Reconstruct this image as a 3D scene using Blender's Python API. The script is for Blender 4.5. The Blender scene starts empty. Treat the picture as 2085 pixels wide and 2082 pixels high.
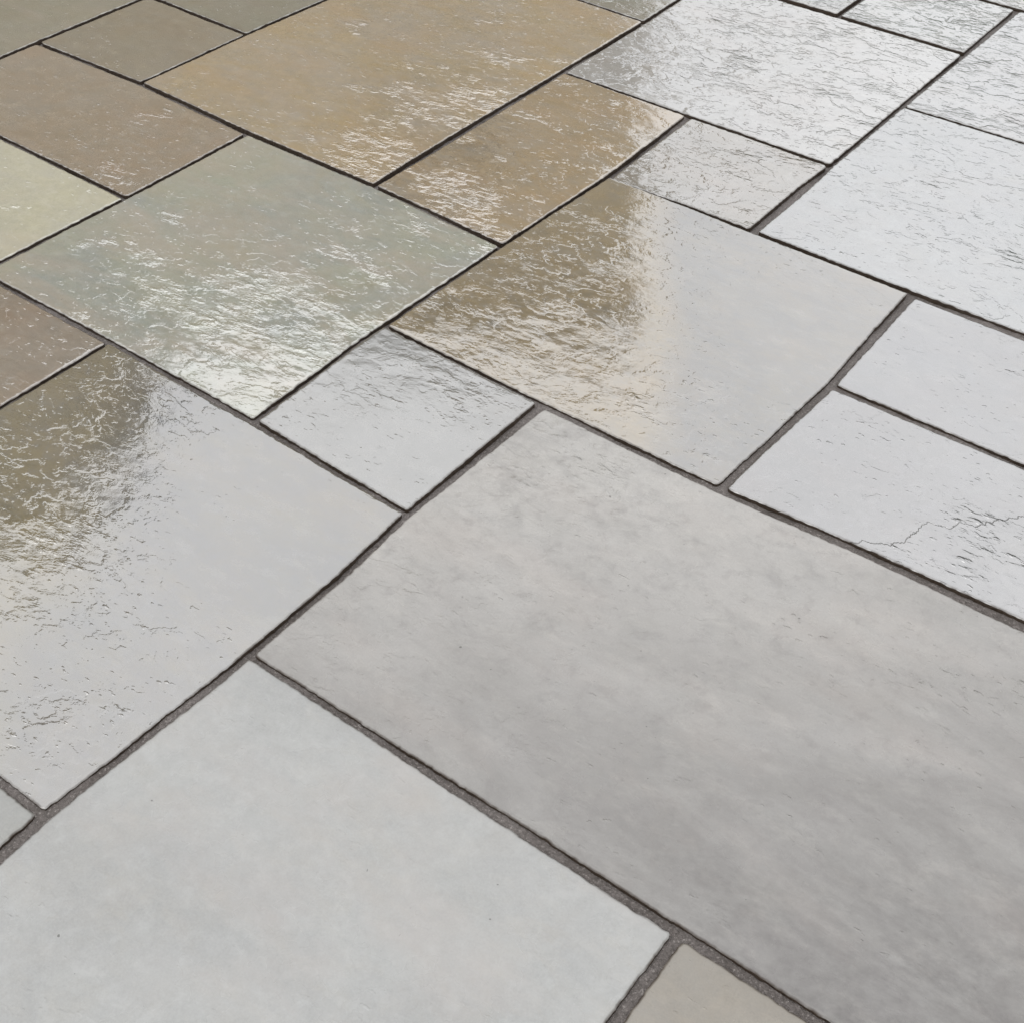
import bpy, math, random
import numpy as np
from mathutils import Matrix, Vector

scene = bpy.context.scene
rad = math.radians
random.seed(7)

# ------------------------------------------------------------ camera
PITCH, ROLL, YAW = 0.744513195, 0.0302878807, -0.62278586
CAM_H = 1.255
cy_, sy_ = math.cos(YAW), math.sin(YAW)
def grid(v):                                    # heading frame -> frame of the paving grid
    return Vector((v[0]*cy_ + v[1]*sy_, -v[0]*sy_ + v[1]*cy_, v[2]))
right = Vector((1, 0, 0)); up = Vector((0, math.sin(PITCH), math.cos(PITCH)))
fw = Vector((0, math.cos(PITCH), -math.sin(PITCH)))
r2 = grid(math.cos(ROLL)*right + math.sin(ROLL)*up)
u2 = grid(-math.sin(ROLL)*right + math.cos(ROLL)*up)
f2 = grid(fw)
cam_data = bpy.data.cameras.new('camera')
cam_data.sensor_width = 36.0
cam_data.lens = 36.0*2851.9/2085.0
cam_data.clip_start = 0.02; cam_data.clip_end = 2000
cam = bpy.data.objects.new('camera', cam_data)
M = Matrix(((r2.x, u2.x, -f2.x, 0), (r2.y, u2.y, -f2.y, 0), (r2.z, u2.z, -f2.z, CAM_H), (0, 0, 0, 1)))
cam.matrix_world = M
scene.collection.objects.link(cam)
scene.camera = cam
HEAD = grid(Vector((0, 1, 0))); SIDE = grid(Vector((1, 0, 0)))

# ------------------------------------------------------------ overcast sky, soft sun, exposure
SUN_EL, SUN_AZ = rad(55), rad(200)              # behind the camera, veiled by cloud
world = bpy.data.worlds.new('World'); scene.world = world; world.use_nodes = True
wn = world.node_tree.nodes; wl = world.node_tree.links; wn.clear()
out = wn.new('ShaderNodeOutputWorld'); bg = wn.new('ShaderNodeBackground'); bg.inputs['Strength'].default_value = 0.1
sky = wn.new('ShaderNodeTexSky'); sky.sky_type = 'NISHITA'; sky.sun_disc = False
sky.sun_elevation = SUN_EL; sky.sun_rotation = SUN_AZ; sky.dust_density = 3.0; sky.air_density = 1.0
hs = wn.new('ShaderNodeHueSaturation'); hs.inputs['Saturation'].default_value = 0.12
wl.new(sky.outputs[0], hs.inputs['Color'])
tc = wn.new('ShaderNodeTexCoord'); sep = wn.new('ShaderNodeSeparateXYZ')
wl.new(tc.outputs['Generated'], sep.inputs[0])
mr = wn.new('ShaderNodeMapRange'); mr.inputs['From Min'].default_value = 0; mr.inputs['From Max'].default_value = 1
mr.inputs['To Min'].default_value = 0.36; mr.inputs['To Max'].default_value = 1.0   # an overcast sky is about three times brighter overhead
wl.new(sep.outputs['Z'], mr.inputs['Value'])
nz = wn.new('ShaderNodeTexNoise'); nz.inputs['Scale'].default_value = 2.2; nz.inputs['Detail'].default_value = 5
wl.new(tc.outputs['Generated'], nz.inputs['Vector'])
cl = wn.new('ShaderNodeMapRange'); cl.inputs['From Min'].default_value = 0.3; cl.inputs['From Max'].default_value = 0.7
cl.inputs['To Min'].default_value = 0.82; cl.inputs['To Max'].default_value = 1.15
wl.new(nz.outputs['Fac'], cl.inputs['Value'])
mul = wn.new('ShaderNodeMath'); mul.operation = 'MULTIPLY'
wl.new(mr.outputs[0], mul.inputs[0]); wl.new(cl.outputs[0], mul.inputs[1])
cloud = wn.new('ShaderNodeVectorMath'); cloud.operation = 'SCALE'; cloud.inputs[0].default_value = (18.8, 18.9, 19.2)
wl.new(mul.outputs[0], cloud.inputs['Scale'])
mixw = wn.new('ShaderNodeMix'); mixw.data_type = 'RGBA'; mixw.inputs['Factor'].default_value = 0.88
wl.new(hs.outputs[0], mixw.inputs['A']); wl.new(cloud.outputs[0], mixw.inputs['B'])
wl.new(mixw.outputs['Result'], bg.inputs['Color']); wl.new(bg.outputs[0], out.inputs[0])

sd = bpy.data.lights.new('sun', 'SUN'); sd.energy = 0.5; sd.angle = rad(40); sd.color = (1.0, 0.97, 0.93)
sun = bpy.data.objects.new('sun', sd); scene.collection.objects.link(sun)
sdir = Vector((math.sin(SUN_AZ)*math.cos(SUN_EL), math.cos(SUN_AZ)*math.cos(SUN_EL), math.sin(SUN_EL)))
sun.rotation_euler = sdir.to_track_quat('Z', 'Y').to_euler()

vs = scene.view_settings
vs.view_transform = 'Standard'; vs.look = 'None'; vs.exposure = 1.06; vs.gamma = 1.0; vs.use_curve_mapping = False
scene.cycles.max_bounces = 5; scene.cycles.caustics_reflective = False; scene.cycles.caustics_refractive = False

# ------------------------------------------------------------ helpers
def link(o, parent=None):
    scene.collection.objects.link(o)
    if parent: o.parent = parent
    return o
def mesh_obj(name, verts, faces, mat, parent=None, loc=(0, 0, 0), smooth=False):
    me = bpy.data.meshes.new(name)
    me.from_pydata([tuple(v) for v in verts], [], faces)
    for m in (mat if isinstance(mat, (list, tuple)) else [mat]): me.materials.append(m)
    if smooth: me.polygons.foreach_set('use_smooth', [True]*len(me.polygons))
    me.update()
    o = bpy.data.objects.new(name, me); o.location = loc
    return link(o, parent)
def tag(o, label=None, cat=None, group=None, kind=None):
    if label: o['label'] = label
    if cat: o['category'] = cat
    if group: o['group'] = group
    if kind: o['kind'] = kind
    return o

_rng = np.random.RandomState(11)
_perm = _rng.permutation(512); _perm = np.concatenate([_perm, _perm, _perm])
_ang = _rng.rand(512)*2*np.pi; _gx, _gy = np.cos(_ang), np.sin(_ang)
def perlin(x, y):
    xi = np.floor(x).astype(int); yi = np.floor(y).astype(int); xf = x-xi; yf = y-yi
    u = xf*xf*xf*(xf*(xf*6-15)+10); v = yf*yf*yf*(yf*(yf*6-15)+10)
    def g(ix, iy, dx, dy):
        h = _perm[(_perm[ix & 511] + iy) & 511]
        return _gx[h]*dx + _gy[h]*dy
    a = g(xi, yi, xf, yf); b = g(xi+1, yi, xf-1, yf); c = g(xi, yi+1, xf, yf-1); d = g(xi+1, yi+1, xf-1, yf-1)
    return (a + u*(b-a)) + v*((c + u*(d-c)) - (a + u*(b-a)))
def fbm(x, y, o=4, r=.5):
    s = 0; a = 1
    for k in range(o):
        s = s + a*perlin(x*2**k + 17.3*k, y*2**k - 9.1*k); a *= r
    return s

# ------------------------------------------------------------ node helpers for materials
class NT:
    def __init__(s, name):
        s.m = bpy.data.materials.new(name); s.m.use_nodes = True; s.t = s.m.node_tree; s.t.nodes.clear()
        s.out = s.t.nodes.new('ShaderNodeOutputMaterial')
    def set(s, sock, v):
        if isinstance(v, bpy.types.NodeSocket): s.t.links.new(v, sock)
        else: sock.default_value = v
    def math(s, op, a, b=None, c=None, clamp=False):
        n = s.t.nodes.new('ShaderNodeMath'); n.operation = op; n.use_clamp = clamp
        for i, v in enumerate((a, b, c)):
            if v is not None: s.set(n.inputs[i], v)
        return n.outputs[0]
    def rng(s, v, a, b, c, d, kind='LINEAR'):
        n = s.t.nodes.new('ShaderNodeMapRange'); n.interpolation_type = kind
        for k, x in zip(('Value', 'From Min', 'From Max', 'To Min', 'To Max'), (v, a, b, c, d)): s.set(n.inputs[k], x)
        return n.outputs[0]
    def pos(s, off=(0, 0, 0), rot=0, sc=(1, 1, 1)):
        g = s.t.nodes.new('ShaderNodeNewGeometry')
        n = s.t.nodes.new('ShaderNodeMapping'); s.t.links.new(g.outputs['Position'], n.inputs['Vector'])
        n.inputs['Location'].default_value = off; n.inputs['Rotation'].default_value = (0, 0, rot); n.inputs['Scale'].default_value = sc
        return n.outputs[0]
    def noise(s, vec, scale, detail=3, rough=.5, dist=0):
        n = s.t.nodes.new('ShaderNodeTexNoise'); s.t.links.new(vec, n.inputs['Vector'])
        n.inputs['Scale'].default_value = scale; n.inputs['Detail'].default_value = detail
        n.inputs['Roughness'].default_value = rough; n.inputs['Distortion'].default_value = dist
        return n.outputs['Fac']
    def mix(s, f, a, b, mode='MIX'):
        n = s.t.nodes.new('ShaderNodeMix'); n.data_type = 'RGBA'; n.blend_type = mode
        s.set(n.inputs['Factor'], f)
        for k, v in (('A', a), ('B', b)):
            s.set(n.inputs[k], v if isinstance(v, bpy.types.NodeSocket) else tuple(v) + ((1,) if len(v) == 3 else ()))
        return n.outputs['Result']
    def attr(s, name):
        n = s.t.nodes.new('ShaderNodeAttribute'); n.attribute_name = name; return n.outputs['Fac']
    def bump(s, h, dist=1.0, strength=1.0, normal=None):
        n = s.t.nodes.new('ShaderNodeBump'); n.inputs['Distance'].default_value = dist; n.inputs['Strength'].default_value = strength
        s.t.links.new(h, n.inputs['Height'])
        if normal: s.t.links.new(normal, n.inputs['Normal'])
        return n.outputs[0]
    def bsdf(s, col, rough, ior=1.5, normal=None, spec=.5, coat=0, coat_rough=.05, coat_ior=1.5):
        n = s.t.nodes.new('ShaderNodeBsdfPrincipled')
        s.set(n.inputs['Base Color'], col if isinstance(col, bpy.types.NodeSocket) else tuple(col)+(1,))
        s.set(n.inputs['Roughness'], rough); s.set(n.inputs['IOR'], ior); s.set(n.inputs['Specular IOR Level'], spec)
        s.set(n.inputs['Coat Weight'], coat); s.set(n.inputs['Coat Roughness'], coat_rough); s.set(n.inputs['Coat IOR'], coat_ior)
        if normal:
            s.t.links.new(normal, n.inputs['Normal']); s.t.links.new(normal, n.inputs['Coat Normal'])
        s.t.links.new(n.outputs[0], s.out.inputs[0]); return s.m
WETIOR = 2.2; CRACK_Y = 1.171

def stone_mat(name, ca, cb, cc, seed, gloss=.05, ior=WETIOR, terrace=1.0, ripple=1.0, swap=0.5, crack=0.0, wet=.42, tone=0.0, vary=.4):
    ca, cb, cc = [tuple(v*wet for v in c) for c in (ca, cb, cc)]          # soaked stone is darker than dry stone
    """wet riven limestone: ca / cb large clouds, cc veins of iron tint; relief comes from the mesh attribute"""
    t = NT(name)
    rnd = random.Random(seed)
    off = (rnd.uniform(-50, 50), rnd.uniform(-50, 50), rnd.uniform(-5, 5))
    P = t.pos(off)
    PA = t.pos(off, rot=-0.62+rnd.uniform(-.25, .25), sc=(.62, 1.15, 1))
    rel = t.attr('relief')
    # ---- colour of the stone, plus painted light where tone is set
    big = t.noise(P, 4.5, 5, .6, .8)
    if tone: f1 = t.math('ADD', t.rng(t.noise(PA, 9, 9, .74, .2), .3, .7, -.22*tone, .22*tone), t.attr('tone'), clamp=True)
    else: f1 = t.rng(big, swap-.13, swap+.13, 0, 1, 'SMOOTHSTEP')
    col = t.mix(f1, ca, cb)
    mid = t.noise(PA, 22, 7, .68, .4)
    f2 = t.rng(mid, .5, .78, 0, .75)
    col = t.mix(f2, col, cc)
    gr = t.noise(P, 70, 6, .75)
    col = t.mix(t.rng(gr, .35, .72, 0, .42), col, [c*.62 for c in ca])
    g_ = sum(ca)/3                                  # grey and rusty bands that every riven stone carries
    band = t.noise(t.pos((off[1], off[0], 3), rot=-.9, sc=(.5, 1.3, 1)), 8, 7, .7, .6)
    col = t.mix(t.rng(band, .43, .62, 0, .25 if tone else .75 if vary > .3 else .3), col, (g_*1.22, g_*1.06, g_*.86) if vary > .3 else (g_*1.07, g_*1.05, g_*1.0))
    m3 = t.noise(P, 17, 8, .74, .3)
    col = t.mix(t.rng(m3, .46, .66, 0, .62*min(1, vary*1.4)), col, (g_*.80, g_*.80, g_*.70))
    col = t.mix(t.rng(t.noise(PA, 31, 7, .72), .52, .70, 0, .45*min(1, vary*1.4+.1)), col, (g_*1.6, g_*1.52, g_*1.36))
    rust = t.noise(t.pos((off[1], -off[0], 7)), 5, 7, .72, .5)
    col = t.mix(t.rng(rust, .52, .68, 0, vary*(.3 if tone else 1)), col, (ca[0]*.94, ca[1]*.78, ca[2]*.60))
    fine = t.noise(P, 420, 2, .6)
    col = t.mix(t.rng(fine, .3, .72, 0, .22), col, [min(1, c*1.6) for c in cb])
    blot = t.noise(P, 38, 5, .7, .3)
    col = t.mix(t.rng(blot, .52, .72, 0, .38), col, [min(1, c*1.45) for c in cb])
    col = t.mix(t.rng(t.noise(PA, 8, 5, .6), .5, .68, 0, .30 if not tone else .12), col, [ca[0]*1.12, ca[1]*.98, ca[2]*.92])
    sp = t.noise(t.pos((off[1], off[0], 0)), 120, 1, .4)
    speck = t.rng(sp, .80, .83, 0, .7)
    col = t.mix(speck, col, (.02, .018, .015))
    dirt = t.math('MULTIPLY', t.attr('arris'), t.rng(t.noise(P, 60, 4, .6), .3, .6, .35, 1))
    col = t.mix(dirt, col, (.020, .014, .010))
    # ---- relief in metres
    n1 = t.noise(PA, 11, 6, .6, .35)
    lv = t.math('MULTIPLY', n1, 8.0)
    fl = t.math('FLOOR', lv); fr = t.math('FRACT', lv)
    brk = t.noise(P, 30, 3, .5)
    lo = t.rng(brk, .44, .56, .80, .0)
    st = t.rng(fr, lo, 1.0, 0, 1, 'SMOOTHSTEP')
    h1 = t.math('MULTIPLY', t.math('SUBTRACT', t.math('ADD', fl, st), 4.0), .00125*terrace)
    # grains and flakes that stand out of the water film, in patches
    pm = t.rng(t.math('ADD', t.noise(PA, 12, 5, .62), t.math('MULTIPLY_ADD', rel, .45, -.45*.45)), .48, .60, .01, 1.0, 'SMOOTHSTEP')
    PB = t.pos(off, rot=-0.62, sc=(.62, 1.35, 1))
    n2 = t.noise(PB, 64, 3, .52, .1)
    h2 = t.math('MULTIPLY', t.math('MULTIPLY', t.rng(n2, .44, .74, 0, 1, 'SMOOTHSTEP'), pm), t.math('MULTIPLY_ADD', rel, .0026*ripple, .0010*ripple))
    n4 = t.noise(PA, 30, 2, .5)
    h = t.math('ADD', h1, t.math('MULTIPLY', n4, .0021))
    h = t.math('MULTIPLY', h, t.math('ADD', rel, .03))
    h = t.math('ADD', h, h2)
    n5 = t.rng(t.noise(PB, 105, 2, .5), .63, .76, 0, 1, 'SMOOTHSTEP')          # single grains and flakes
    n5 = t.math('MULTIPLY', n5, t.rng(t.noise(P, 8, 4, .65), .42, .62, .12, 1.1))
    h = t.math('ADD', h, t.math('MULTIPLY', n5, t.math('MINIMUM', t.math('MULTIPLY_ADD', rel, .0034, .0001), .0011)))
    n3 = t.noise(P, 160, 4, .65)
    h = t.math('ADD', h, t.math('MULTIPLY', n3, t.math('MULTIPLY_ADD', pm, .00024, .00006)))
    if crack > 0:                                   # one thin wandering crack right across the stone
        W = t.pos(rot=-.873); sx = t.t.nodes.new('ShaderNodeSeparateXYZ'); t.t.links.new(W, sx.inputs[0])
        cx = t.t.nodes.new('ShaderNodeCombineXYZ'); t.t.links.new(sx.outputs['X'], cx.inputs['X'])
        wv = t.math('MULTIPLY', t.math('SUBTRACT', t.noise(cx.outputs[0], 13, 5, .58), .5), .12)
        cr = t.math('ABSOLUTE', t.math('SUBTRACT', t.math('SUBTRACT', sx.outputs['Y'], wv), crack))
        crk = t.math('MULTIPLY', t.rng(cr, .0002, .0011, 1, 0), t.rng(t.noise(W, 12, 2, .5), .40, .52, .45, .9))
        h = t.math('SUBTRACT', h, t.math('MULTIPLY', crk, .0012)); col = t.mix(crk, col, (.02, .018, .016))
    nrm = t.bump(h)
    micro = t.bump(t.math('MULTIPLY', t.noise(P, 700, 2, .5), .000014 if gloss < .09 else .00004), normal=nrm)
    rg = t.math('ADD', t.rng(t.noise(P, 9, 4, .6), .35, .65, gloss*.7, gloss*1.5), t.math('MULTIPLY', t.math('MAXIMUM', speck, dirt), .3))
    return t.bsdf(col, rg, ior, micro, spec=t.rng(dirt, 0, 1, .5, .12))

def edge_mat():
    t = NT('grimy stone edge'); P = t.pos()
    c = t.mix(t.noise(P, 60, 5, .7), (.014, .009, .006), (.036, .025, .016))
    return t.bsdf(c, .5, 1.35, t.bump(t.math('MULTIPLY', t.noise(P, 150, 5, .7), .003)))
def mortar_mat():
    t = NT('damp sandy mortar'); P = t.pos()
    c = t.mix(t.rng(t.noise(P, 7, 4, .6), .35, .65, 0, 1), (.062, .053, .048), (.105, .093, .088))
    c = t.mix(t.rng(t.noise(P, 210, 4, .8), .42, .62, 0, .6), c, (.028, .024, .021))
    c = t.mix(t.rng(t.noise(P, 330, 2, .6), .58, .68, 0, .75), c, (.17, .155, .145))
    h = t.math('ADD', t.math('MULTIPLY', t.noise(P, 260, 5, .75), .0040), t.math('MULTIPLY', t.noise(P, 60, 4, .65), .006))
    return t.bsdf(c, .42, 1.45, t.bump(h), spec=.35)
EDGE = edge_mat(); MORTAR = mortar_mat()

# ------------------------------------------------------------ the lines of the paving grid (metres), each joint as it wanders
S = 0.3/0.3585
PX = {0: -2.871, 1: -2.511, 2: -2.148, 3: -1.787, 4: -1.430, 5: -1.070, 6: -0.709, 7: -0.346}
PY = {-1: .141, 0: .500, 1: .853, 2: 1.226, 3: 1.578, 4: 1.948, 5: 2.291, 6: 2.642, 7: 3.005, 8: 3.362, 9: 3.708}
def gx(i): return (PX[i] if i in PX else -1.070+(i-5)*.3603)*S
def gy(j): return (PY[j] if j in PY else 1.948+(j-4)*.3565)*S
# where a measured joint leaves its straight line: line index -> [(coordinate along it, position)], unscaled
LX = {1: [(1.963, -2.515), (2.309, -2.513), (2.591, -2.504)], 2: [(1.277, -2.150), (1.588, -2.146), (1.948, -2.149)],
      3: [(1.949, -1.784), (2.641, -1.786), (3.002, -1.789), (3.184, -1.796)],
      4: [(1.229, -1.426), (1.507, -1.436), (1.933, -1.431), (2.288, -1.419), (2.635, -1.431), (3.37, -1.423)],
      5: [(.428, -1.071), (.498, -1.075), (.795, -1.064), (1.055, -1.065), (1.218, -1.075), (1.566, -1.072), (2.289, -1.069), (3.708, -1.071)],
      6: [(1.572, -.718), (1.93, -.704), (2.088, -.709), (2.286, -.713)]}
LY = {2: [(-2.092, 1.231), (-1.793, 1.232), (-1.425, 1.228), (-1.213, 1.220), (-1.077, 1.216)],
      3: [(-2.555, 1.595), (-2.149, 1.591), (-1.421, 1.576), (-1.079, 1.571), (-.718, 1.572), (-.458, 1.586), (-.211, 1.590)],
      4: [(-2.87, 1.954), (-2.515, 1.963), (-2.148, 1.948), (-1.784, 1.949), (-1.431, 1.933), (-.699, 1.933), (-.348, 1.935)],
      5: [(-2.834, 2.314), (-2.521, 2.310), (-1.419, 2.288), (-1.221, 2.293), (-.715, 2.291), (-.49, 2.291)],
      7: [(-2.002, 3.011), (-1.793, 3.007), (-1.067, 3.000), (-.777, 3.011)]}
def line(T, base, i, t):
    if i in T:
        a = np.array(T[i])*S
        return np.interp(t, a[:, 0], a[:, 1])
    return np.full_like(t, base(i))
def xline(i, y): return line(LX, gx, i, y) + .0006*perlin(y*7+i*3.1, y*0+i*7.7)
def yline(j, x): return line(LY, gy, j, x) + .0006*perlin(x*7+j*5.3, x*0+j*2.9)
# joint widths along each line (metres)
WX = {0: [(1.9, .011)], 1: [(1.9, .010), (2.6, .012)], 2: [(1.3, .012), (1.9, .011)], 3: [(.9, .011), (1.95, .012), (2.2, .020), (2.7, .013), (3.2, .009)],
      4: [(1.2, .012), (1.5, .013), (1.9, .012), (2.3, .014), (2.6, .017), (3.3, .014)], 5: [(.3, .022), (.5, .019), (.6, .013), (1.2, .012), (1.5, .018), (2.28, .022), (2.5, .023), (2.66, .011), (2.9, .012), (3.7, .015)],
      6: [(1.5, .016), (1.9, .014), (2.3, .017)], 7: [(.2, .016), (1, .015)]}
WY = {0: [(-1.2, .013)], 1: [(-1.1, .010), (-.9, .012), (-.6, .016), (-.2, .016)], 2: [(-2.1, .014), (-1.5, .015), (-1.1, .010)],
      3: [(-2.5, .012), (-1.4, .011), (-1.1, .011), (-.9, .015), (-.4, .018), (-.2, .023)], 4: [(-2.8, .012), (-2.4, .015), (-1.8, .012), (-.7, .018), (-.35, .016)],
      5: [(-2.8, .010), (-1.4, .009), (-1.1, .020), (-.9, .015), (-.5, .020)], 6: [(-1.8, .009), (-1.1, .012)], 7: [(-2, .008), (-.8, .010)]}
def width(W, i, t):
    if i in W:
        a = np.array(W[i]); return np.interp(t, a[:, 0]*S, a[:, 1])*.80 + .0018*fbm(t*6+i*3.3, t*0+i*1.7, 2)
    return np.full_like(t, .014)

# local relief seen in the photograph: stone, x, y, radius, amount
BLOBS = [('S12',-1.06,1.66,0.07,0.16),('S12',-1.04,1.48,0.07,0.18),('S12',-0.97,1.62,0.05,-0.10),('S12',-0.80,1.39,0.06,0.4),('S12',-1.147,1.879,.035,-.9),('S12',-0.70,1.71,0.14,-0.25),('S14',-1.41,0.85,0.09,0.06),('S14',-1.24,0.72,0.07,0.24),('S14',-1.19,0.70,0.06,0.15),('S14',-1.02,0.88,0.12,-0.3),('S14',-1.14,0.95,0.07,-0.2),('S14',-0.99,0.50,0.05,0.25),('S7',-1.39,1.20,0.12,0.35),('S7',-1.61,1.18,0.08,0.2),('S7',-1.35,1.59,0.05,0.25),('S7',-1.61,1.61,0.11,-0.3),('S7',-1.22,1.19,0.07,0.3),('S13',-1.08,1.27,0.09,0.3),('S13',-0.96,1.13,0.07,-0.15),('S16',-0.80,1.25,0.10,0.35),('S16',-0.27,1.18,0.16,0.08),('S16',-0.15,1.22,0.05,0.2),('S22',-0.34,1.42,0.09,0.12),('S22',-0.24,1.43,0.08,0.2),('S22',-0.48,1.47,0.06,0.1),('S9',-0.93,2.35,0.11,0.18),('S9',-1.28,2.44,0.11,0.1),('S20',-0.73,2.03,0.11,-0.1),('S20',-0.52,2.13,0.05,0.3),('S5',-1.56,1.70,0.12,0.35),('S5',-1.53,2.05,0.12,0.3),('S5',-1.93,1.81,0.12,-0.25),('S8',-1.35,1.68,0.11,0.3)]

# stone: cols, rows, relief, undulation, (tilt x, tilt y) degrees, colours a b c, gloss, label
TAN, OCH, GRN, PALE, GREY = (.150,.120,.078), (.175,.128,.062), (.135,.142,.108), (.22,.215,.175), (.19,.188,.185)
STONES = {
 'S1': ((0,1,4,5), .16, .6, (0,0), (.20,.17,.122), (.215,.19,.14), (.14,.105,.07), .12, 'small dark taupe flagstone near the top left corner'),
 'S2': ((-2,0,3,5), .12, .5, (0,0), (.22,.21,.16), (.20,.19,.14), (.13,.11,.07), .14, 'olive grey flagstone cut by the top left corner'),
 'S3': ((-1,1,5,7), .15, .5, (0,0), (.18,.172,.13), (.195,.19,.148), (.13,.11,.07), .12, 'dark olive flagstone at the top edge beside the small taupe one'),
 'S4': ((0,2,3,4), .22, .7, (0,0), (.24,.187,.13), (.245,.205,.155), (.155,.115,.06), .09, 'brownish tan flagstone at the left below the small taupe one'),
 'S5': ((1,3,4,7), .30, .8, (0,0), (.31,.238,.135), (.285,.228,.155), (.27,.20,.08), .11, 'large ochre flagstone at the top of the picture'),
 'S6': ((0,2,1,3), .15, .5, (0,0), (.42,.40,.285), (.39,.375,.295), (.46,.43,.30), .14, 'pale yellow flagstone at the left edge'),
 'S7': ((2,4,2,4), .25, .5, (0,0), (.285,.292,.222), (.26,.27,.245), (.29,.295,.245), .06, 'pale green square flagstone left of centre'),
 'S8': ((3,4,4,6), .30, .9, (0,0), (.275,.21,.13), (.25,.185,.105), (.17,.125,.065), .06, 'tan flagstone with rippled face between the ochre and silver ones'),
 'S9': ((3,5,6,8), .27, .9, (0,0), (.25,.248,.242), (.27,.265,.255), (.16,.15,.13), .07, 'silver grey square flagstone with cracked glittering relief'),
 'S10': ((2,3,7,9), .3, .7, (0,0), (.16,.165,.13), (.18,.18,.15), (.17,.15,.11), .09, 'greenish flagstone at the top edge right of the ochre one'),
 'S11': ((4,5,5,6), .34, .8, (0,0), (.17,.155,.13), (.19,.18,.165), (.16,.135,.10), .07, 'small grey beige flagstone with ragged relief'),
 'S12': ((4,6,3,5), .17, .4, (-.25,.36), (.245,.19,.108), (.100,.099,.098), (.18,.15,.10), .03, 'square flagstone half brown half white with wet sheen'),
 'S13': ((4,5,2,3), .10, .4, (-.28,.38), (.13,.127,.115), (.15,.147,.136), (.16,.15,.13), .10, 'small pale flagstone wedged at the centre left'),
 'S14': ((3,5,0,2), .15, .3, (-.22,.32), (.20,.168,.10), (.105,.104,.104), (.15,.13,.08), .03, 'square flagstone brown at the left with pitted relief and white wet sheen'),
 'S15': ((2,3,0,2), .28, .7, (0,0), (.235,.185,.135), (.22,.185,.145), (.16,.12,.08), .10, 'brownish flagstone at the left edge under the pale green one'),
 'S16': ((5,9,1,3), .17, .8, (0,0), (.178,.172,.161), (.046,.042,.040), (.095,.093,.088), .28, 'largest grey flagstone running off the right edge'),
 'S17': ((5,7,-1,1), .05, .6, (0,0), (.325,.328,.316), (.285,.288,.28), (.33,.315,.28), .30, 'large pale grey flagstone in the bottom left corner'),
 'S18': ((7,9,-1,1), .10, .6, (0,0), (.225,.202,.166), (.20,.178,.145), (.24,.205,.155), .28, 'beige flagstone at the bottom edge'),
 'S19': ((3,5,-2,0), .10, .6, (0,0), (.27,.275,.26), (.25,.25,.235), (.26,.25,.22), .22, 'pale flagstone corner at the left edge near the bottom'),
 'S20': ((5,7,5,7), .20, .6, (0,0), (.175,.183,.186), (.19,.196,.198), (.22,.225,.22), .10, 'large white glossy flagstone at the upper right'),
 'S21': ((6,8,4,5), .12, .5, (0,0), (.14,.14,.142), (.13,.13,.135), (.23,.22,.21), .12, 'smooth pale flagstone at the right edge below the white glossy one'),
 'S22': ((6,8,3,4), .16, .5, (0,0), (.13,.127,.128), (.145,.142,.143), (.20,.185,.18), .10, 'pale flagstone with a thin crack at the right edge'),
 'S23': ((5,7,7,9), .30, .9, (0,0), (.21,.213,.215), (.22,.22,.22), (.15,.15,.14), .07, 'shiny flagstone with dark ridges in the top right corner'),
 'S24': ((4,5,8,9), .36, 1., (0,0), (.24,.245,.24), (.22,.225,.22), (.16,.17,.15), .07, 'small shiny ridged flagstone at the top right'),
 'S25': ((3,4,8,10), .30, .7, (0,0), (.20,.205,.20), (.19,.19,.185), (.15,.15,.14), .08, 'pale flagstone cut by the top edge above the silver one'),
 'S26': ((4,6,9,11), .35, .7, (0,0), (.20,.205,.20), (.19,.19,.185), (.15,.15,.14), .08, 'pale sliver of flagstone at the very top right'),
}
random.seed(21)

# ------------------------------------------------------------ paving: mortar bed with every flagstone its own part
C0, C1, R0, R1 = -9, 14, -6, 17
def bed_height(x, y):
    return -.0056 - .0032*np.clip((y*.8-x*.6-1.75)/.5, 0, 1) + .0040*fbm(x*7, y*7, 3) + .0012*fbm(x*60, y*60, 2)
def build_bed():
    xs = np.arange(-2.75, .45, .007); ys = np.arange(.0, 3.35, .007)
    xs = np.concatenate([[gx(C0)-.02], np.arange(gx(C0)+.1, -2.75, .2), xs, np.arange(.46, gx(C1)-.1, .2), [gx(C1)+.02]])
    ys = np.concatenate([[gy(R0)-.02], np.arange(gy(R0)+.1, 0, .2), ys, np.arange(3.36, gy(R1)-.1, .2), [gy(R1)+.02]])
    X, Y = np.meshgrid(xs, ys); Z = bed_height(X, Y)
    n, m = X.shape
    v = np.stack([X.ravel(), Y.ravel(), Z.ravel()], 1)
    i = np.arange(n*m).reshape(n, m)
    q = np.stack([i[:-1, :-1], i[:-1, 1:], i[1:, 1:], i[1:, :-1]], -1).reshape(-1, 4)
    return fast_mesh('mortar_bed', v, q, [MORTAR])
def fast_mesh(name, v, q, mats, matidx=None, attrs=None, smooth=True):
    me = bpy.data.meshes.new(name)
    me.vertices.add(len(v)); me.vertices.foreach_set('co', v.astype(np.float32).ravel())
    me.loops.add(q.size); me.loops.foreach_set('vertex_index', q.astype(np.int32).ravel())
    me.polygons.add(len(q)); me.polygons.foreach_set('loop_start', np.arange(0, q.size, 4, dtype=np.int32))
    for m in mats: me.materials.append(m)
    if matidx is not None: me.polygons.foreach_set('material_index', matidx.astype(np.int32))
    sm = np.ones(len(q), bool) if matidx is None else (matidx == 0)
    me.polygons.foreach_set('use_smooth', sm)
    for k, a in (attrs or {}).items():
        at = me.attributes.new(k, 'FLOAT', 'POINT'); at.data.foreach_set('value', a.astype(np.float32).ravel())
    me.update(calc_edges=True); me.validate()
    return bpy.data.objects.new(name, me)

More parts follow.
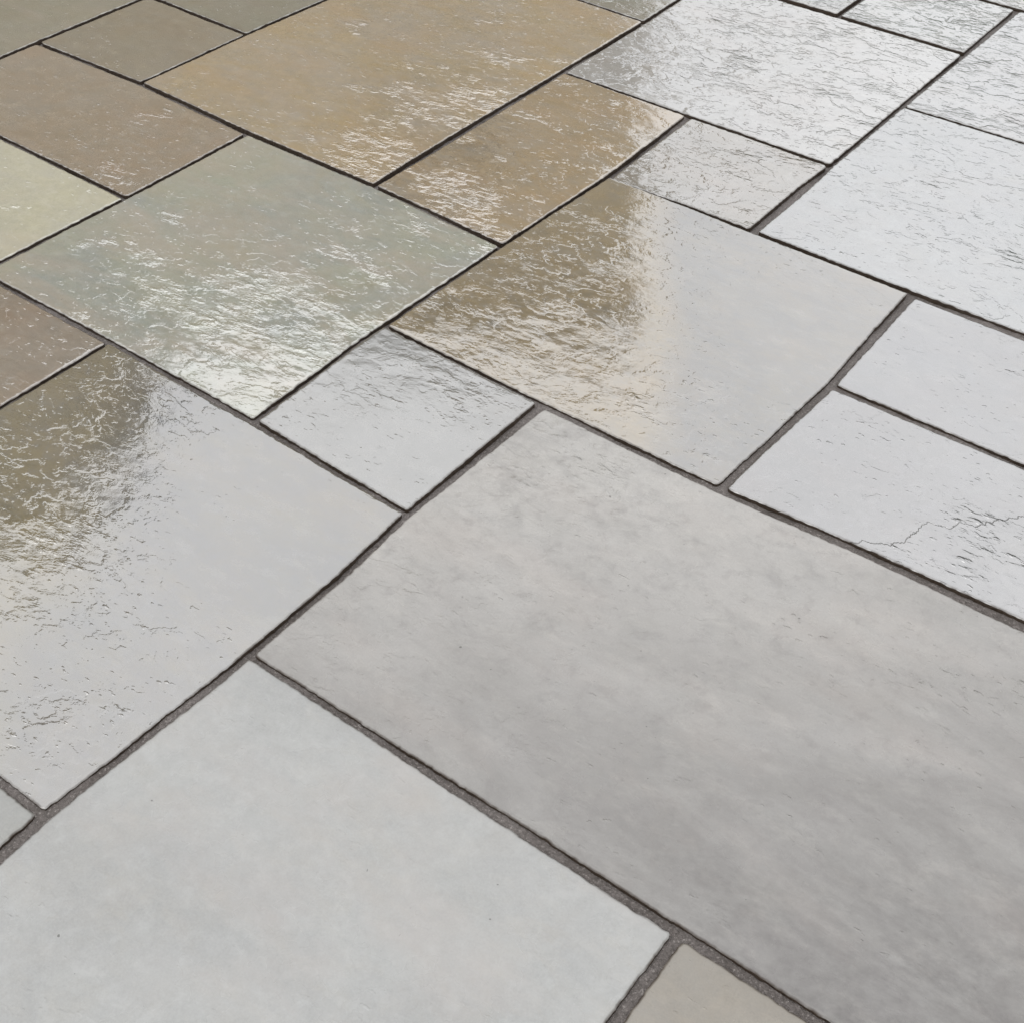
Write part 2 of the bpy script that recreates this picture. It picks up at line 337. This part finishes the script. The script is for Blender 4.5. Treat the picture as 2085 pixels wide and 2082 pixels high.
paving = bpy.data.objects.new('paving', None); link(paving); tag(paving, kind='structure')
paving['label'] = 'wet stone paving of a patio in random sized flagstones'
link(build_bed(), paving)

def params(t0, t1, step):
    n = max(2, int(round((t1-t0-.024)/step)))
    c = np.concatenate([[0, .0012, .003, .006], np.linspace(.0095, (t1-t0)-.0095, n+1), [(t1-t0)-.006, (t1-t0)-.003, (t1-t0)-.0012, (t1-t0)]])
    return t0 + c
def build_stone(key, rect, relief, und, tilt, mat, step, thick=.03, label=None):
    c0, c1, r0, r1 = rect
    x0, x1, y0, y1 = gx(c0), gx(c1), gy(r0), gy(r1)
    tx = params(x0, x1, step); ty = params(y0, y1, step)
    U = (tx-x0)/(x1-x0); V = (ty-y0)/(y1-y0)
    seed = (hash_(key) % 997)*.73
    wob = lambda t, k: .0004*fbm(t*14+seed+k*31, t*0+k*9.7, 3, .5) + .0011*fbm(t*95+seed+k*11, t*0+k*4.7, 3, .75) + .0050*np.maximum(0, perlin(t*33+seed, t*0+k*3.3)-.33)
    xl = xline(c0, ty) + width(WX, c0, ty)/2 + wob(ty, 1); xr = xline(c1, ty) - width(WX, c1, ty)/2 - wob(ty, 2)
    yb = yline(r0, tx) + width(WY, r0, tx)/2 + wob(tx, 3); yt = yline(r1, tx) - width(WY, r1, tx)/2 - wob(tx, 4)
    UU, VV = np.meshgrid(U, V)
    X = xl[:, None]*(1-UU) + xr[:, None]*UU; Y = yb[None, :]*(1-VV) + yt[None, :]*VV
    # corners worn round
    mx, my = (x0+x1)/2, (y0+y1)/2
    dl = np.minimum(X-xl[:, None], xr[:, None]-X); db = np.minimum(Y-yb[None, :], yt[None, :]-Y)
    R = .003 + .004*((seed*7) % 1)
    a = np.clip(R-dl, 0, R); b = np.clip(R-db, 0, R); L = np.sqrt(a*a+b*b)+1e-9
    k = np.maximum(a, b)/L
    X += np.sign(mx-X)*(a-a*k); Y += np.sign(my-Y)*(b-b*k)
    # face: gentle swell, riven lumps, rounded and chipped arris
    rel = np.full_like(X, relief)
    rel += .10*fbm(X*9+seed, Y*9-seed, 3)*np.minimum(1, relief*4)
    for (kk, bx, by, br, ba) in BLOBS:
        if kk == key: rel += ba*np.exp(-((X-bx)**2+(Y-by)**2)/(br*br)*.9)
    rel = np.clip(rel, .0, 1.2)
    tone = np.zeros_like(X)
    if key == 'S16': tone = np.clip((.62*(X+.55) - .78*(Y-.80))/.72 + .60, 0, 1)     # light falloff painted into the slab colour, darker towards the near right

    Z = und*(.0011*fbm(X*3.1+seed, Y*3.1+seed*2, 2) + .00045*fbm(X*11-seed, Y*11+seed, 2))
    Z += rel*.0005*fbm(X*26+seed, Y*34-seed, 3)
    Z += .0009*math.sin(seed*5.1)
    Z += .0022 if tilt != (0, 0) and key[0] == 'S' else 0
    Z += (X-mx)*math.tan(rad(tilt[0])) + (Y-my)*math.tan(rad(tilt[1]))
    d = np.minimum(dl, db); d = np.maximum(d, 0)
    Re = .0020 + .0012*fbm(X*25+seed, Y*25, 3)
    Re = np.clip(Re, .0008, .005)
    e = np.clip(1-d/Re, 0, 1)
    Z -= .0011*e*e*(1+1.4*perlin(X*80+seed, Y*80))
    if key == 'S14': tone = np.clip((.812*(X+1.26) + .583*(Y-.80))/.10 - .6*(Y-.80)/.2*0 + .3 + np.clip((.75-Y)*2.5, 0, .5), 0, 1)    # olive brown stone; the grey side partly paints in the sky reflection
    if key == 'S12': tone = np.clip((.812*(X+.91) + .583*(Y-1.62))/.06 + np.clip((1.45-Y)*3, -.3, .6) + .2, 0, 1)  # brown to grey split, partly painting in the pale sky sheen
    n, m = X.shape
    top = np.stack([X.ravel(), Y.ravel(), Z.ravel()], 1)
    i = np.arange(n*m).reshape(n, m)
    q = np.stack([i[:-1, :-1], i[:-1, 1:], i[1:, 1:], i[1:, :-1]], -1).reshape(-1, 4)
    ring = np.concatenate([i[0, :-1], i[:-1, -1], i[-1, :0:-1], i[:0:-1, 0]])
    rt = top[ring].copy(); low = rt.copy(); low[:, 2] = -thick
    nr = len(ring); base = n*m
    v = np.concatenate([top, rt, low])
    a_ = base+np.arange(nr); b_ = base+np.roll(np.arange(nr), -1)
    side = np.stack([a_+nr, b_+nr, b_, a_], 1)
    # underside
    cs = [0, m-1, m-1+n-1, 2*(m-1)+n-1]
    bot = np.array([[base+nr+c for c in reversed(cs)]])
    qq = np.concatenate([q, side, bot]); mi = np.concatenate([np.zeros(len(q)), np.ones(nr+1)])
    relv = np.concatenate([rel.ravel(), np.zeros(2*nr)])
    org = np.array([mx, my, 0]); v = v-org
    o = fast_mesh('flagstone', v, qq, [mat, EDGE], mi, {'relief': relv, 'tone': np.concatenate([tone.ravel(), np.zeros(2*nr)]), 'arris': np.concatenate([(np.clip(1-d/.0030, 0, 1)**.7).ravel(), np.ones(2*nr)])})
    o.location = tuple(org); link(o, paving)
    if label: o['label'] = label
    return o
def hash_(s):
    h = 7
    for ch in str(s): h = (h*131 + ord(ch)) % 1000003
    return h

occ = set()
for i, (key, (rect, relf, und, tilt, ca, cb, cc, gloss, label)) in enumerate(STONES.items()):
    kw = {}
    if key == 'S22': kw['crack'] = CRACK_Y
    kw['terrace'] = {'S9': 1.7, 'S24': 2.2, 'S23': 2.0, 'S20': 1.4, 'S11': 1.2, 'S22': .9, 'S14': .95, 'S12': .9, 'S16': 1.0, 'S21': 1.0, 'S26': 1.6, 'S25': 1.5}.get(key, .40)
    if key in ('S17', 'S18', 'S19'): kw.update(ior=1.5, wet=.44, vary=.12)
    if key in ('S20', 'S21', 'S22', 'S13', 'S9', 'S23', 'S24', 'S6'): kw['vary'] = .25
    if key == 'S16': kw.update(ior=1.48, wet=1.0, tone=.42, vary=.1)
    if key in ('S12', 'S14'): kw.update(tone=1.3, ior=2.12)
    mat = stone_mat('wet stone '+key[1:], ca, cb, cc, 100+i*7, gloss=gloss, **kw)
    build_stone(key, rect, relf, und, tilt, mat, .0036, label=label)
    for c in range(rect[0], rect[1]):
        for r in range(rect[2], rect[3]): occ.add((c, r))
# the rest of the patio, out of the picture
gen = [stone_mat('wet stone tan', (.16,.13,.085), (.14,.11,.075), (.17,.125,.06), 901, .09),
       stone_mat('wet stone green', (.16,.17,.13), (.18,.19,.155), (.19,.18,.14), 902, .09),
       stone_mat('wet stone grey', (.20,.20,.195), (.22,.22,.215), (.17,.165,.15), 903, .12),
       stone_mat('wet stone cream', (.26,.25,.19), (.24,.235,.20), (.25,.22,.16), 904, .14)]
sizes = [(2, 2), (3, 2), (2, 3), (2, 1), (1, 2), (1, 1)]
cells = sorted(((c, r) for c in range(C0, C1) for r in range(R0, R1)), key=lambda p: (p[1], p[0]))
for c, r in cells:
    if (c, r) in occ: continue
    opts = sizes[:]; random.shuffle(opts); opts.sort(key=lambda s: -s[0]*s[1]*random.random())
    for w, h in opts:
        cc_ = [(a, b) for a in range(c, c+w) for b in range(r, r+h)]
        if all(q not in occ and q[0] < C1 and q[1] < R1 for q in cc_): break
    occ.update(cc_)
    build_stone('F%d_%d' % (c, r), (c, c+w, r, r+h), random.uniform(.1, .6), .8, (random.uniform(-.2, .2), random.uniform(-.2, .2)), random.choice(gen), .03)

# ------------------------------------------------------------ ground round the patio
def lawn_mat():
    t = NT('wet lawn'); P = t.pos()
    c = t.mix(t.noise(P, 3, 6, .7), (.025, .045, .015), (.06, .085, .03))
    return t.bsdf(c, .7, 1.4, t.bump(t.math('MULTIPLY', t.noise(P, 60, 4, .7), .03)))
lawn = mesh_obj('lawn', [(-600, -600, -.04), (600, -600, -.04), (600, 600, -.04), (-600, 600, -.04)], [(0, 1, 2, 3)], lawn_mat())
tag(lawn, kind='structure')

# ------------------------------------------------------------ the house the wet stone mirrors
def simple(name, ca, cb, scale=8, rough=.7, bumpd=.002):
    t = NT(name); P = t.pos()
    return t.bsdf(t.mix(t.noise(P, scale, 5, .65), ca, cb), rough, 1.45, t.bump(t.math('MULTIPLY', t.noise(P, scale*12, 4, .6), bumpd)))
M_WALL = simple('brown render', (.29, .245, .185), (.35, .295, .225)); M_ROOF = simple('dark slate', (.03, .03, .035), (.06, .058, .06), 20)
M_TRIM = simple('grey white trim', (.45, .45, .44), (.55, .55, .54), 5, .4, .0004); M_GLASS = simple('dark window glass', (.02, .025, .03), (.03, .035, .04), 1, .05, 0)
def box(x0, x1, y0, y1, z0, z1):
    v = [(x, y, z) for z in (z0, z1) for y in (y0, y1) for x in (x0, x1)]
    return v, [(0, 2, 3, 1), (4, 5, 7, 6), (0, 1, 5, 4), (2, 6, 7, 3), (0, 4, 6, 2), (1, 3, 7, 5)]
def part(name, b, mat, parent, loc=(0, 0, 0)): return mesh_obj(name, b[0], b[1], mat, parent, loc)
house = bpy.data.objects.new('house', None); link(house)
DIST = 9.5
house.location = (HEAD.x*DIST, HEAD.y*DIST, -.04); house.rotation_euler = (0, 0, math.atan2(SIDE.y, SIDE.x))
tag(house, 'brown two storey house mirrored in the wet flagstones', 'house')
EAVE = 5.6; TALL = 8.0
part('wall', box(-4.35, .90, .0, 6, 0, EAVE-.12), M_WALL, house)
part('wall', box(-12, -4.35, -.15, 6, 0, TALL-.12), M_WALL, house)
def roof(x0, x1, y0, y1, z, rise):
    ym = (y0+y1)/2
    v = [(x0, y0, z), (x1, y0, z), (x1, y1, z), (x0, y1, z), (x0, ym, z+rise), (x1, ym, z+rise), (x0, y0, z-.12), (x1, y0, z-.12), (x1, y1, z-.12), (x0, y1, z-.12)]
    return v, [(0, 1, 5, 4), (2, 3, 4, 5), (0, 4, 3, 9, 6), (1, 7, 8, 2, 5), (6, 7, 1, 0), (8, 9, 3, 2), (6, 9, 8, 7)]
b = roof(-4.347, .97, -.28, 6.3, EAVE, 1.7); part('roof', b, M_ROOF, house)
b = roof(-12.2, -4.35, -.45, 6.3, TALL, 1.7); part('roof', b, M_ROOF, house)
def window(x, z, w, h, y):
    f = part('window', box(x-w/2, x+w/2, y-.04, y+.02, z, z+h), M_TRIM, house)
    part('pane', box(x-w/2+.06, x-.03, y-.045, y-.03, z+.06, z+h-.06), M_GLASS, f)
    part('pane', box(x+.03, x+w/2-.06, y-.045, y-.03, z+.06, z+h-.06), M_GLASS, f)
window(-.7, 3.3, 1.1, 1.1, -.0); window(-.7, 1.0, 1.2, 1.2, -.0)
window(-5.2, 3.6, 1.2, 1.2, -.15); window(-9.2, 3.6, 1.2, 1.2, -.15); window(-9.2, 1.0, 1.6, 1.3, -.15)
d = part('door', box(-5.7, -4.75, -.20, -.14, .05, 2.1), simple('dark green door paint', (.02, .04, .03), (.025, .05, .035)), house)
part('handle', box(-4.9, -4.86, -.24, -.20, 1.0, 1.12), M_TRIM, d)

# ------------------------------------------------------------ clipped hedge out of view, put in so its dark face darkens the relief flanks
def added_hedge(name, x0, x1, y, h, label):
    nx = int((x1-x0)/.12); nz_ = int(h/.12)
    prof = [(0, z) for z in np.linspace(0, h, nz_)] + [(w, h) for w in (.3, .6, .9)] + [(1.2, z) for z in np.linspace(h, 0, 4)]
    u = np.linspace(x0, x1, nx)
    v = []
    for a, b in prof:
        n = fbm(u*2.1+a*3, np.full_like(u, b*2.3+a), 4, .6)*.16
        v.append(np.stack([u, a-n+0*u, b+(n*.6 if b > 0 else 0*u)], 1))
    v = np.concatenate(v); m = len(u); k = len(prof)
    i = np.arange(k*m).reshape(k, m)
    q = np.stack([i[:-1, :-1], i[:-1, 1:], i[1:, 1:], i[1:, :-1]], -1).reshape(-1, 4)
    t = NT('hedge leaves'); P = t.pos()
    c = t.mix(t.rng(t.noise(P, 22, 5, .75), .35, .65, 0, 1), (.018, .035, .012), (.055, .085, .03))
    mat = t.bsdf(c, .6, 1.4, t.bump(t.math('MULTIPLY', t.noise(P, 40, 4, .7), .05)))
    o = fast_mesh(name, v, q, [mat]); link(o)
    o.location = (HEAD.x*y, HEAD.y*y, -.04); o.rotation_euler = (0, 0, math.atan2(SIDE.y, SIDE.x))
    return tag(o, label, 'added_hedge')
added_hedge('added_hedge', 1.6, 14, 10.2, 2.2, 'clipped dark green hedge out of view right of the house, added to darken reflections')
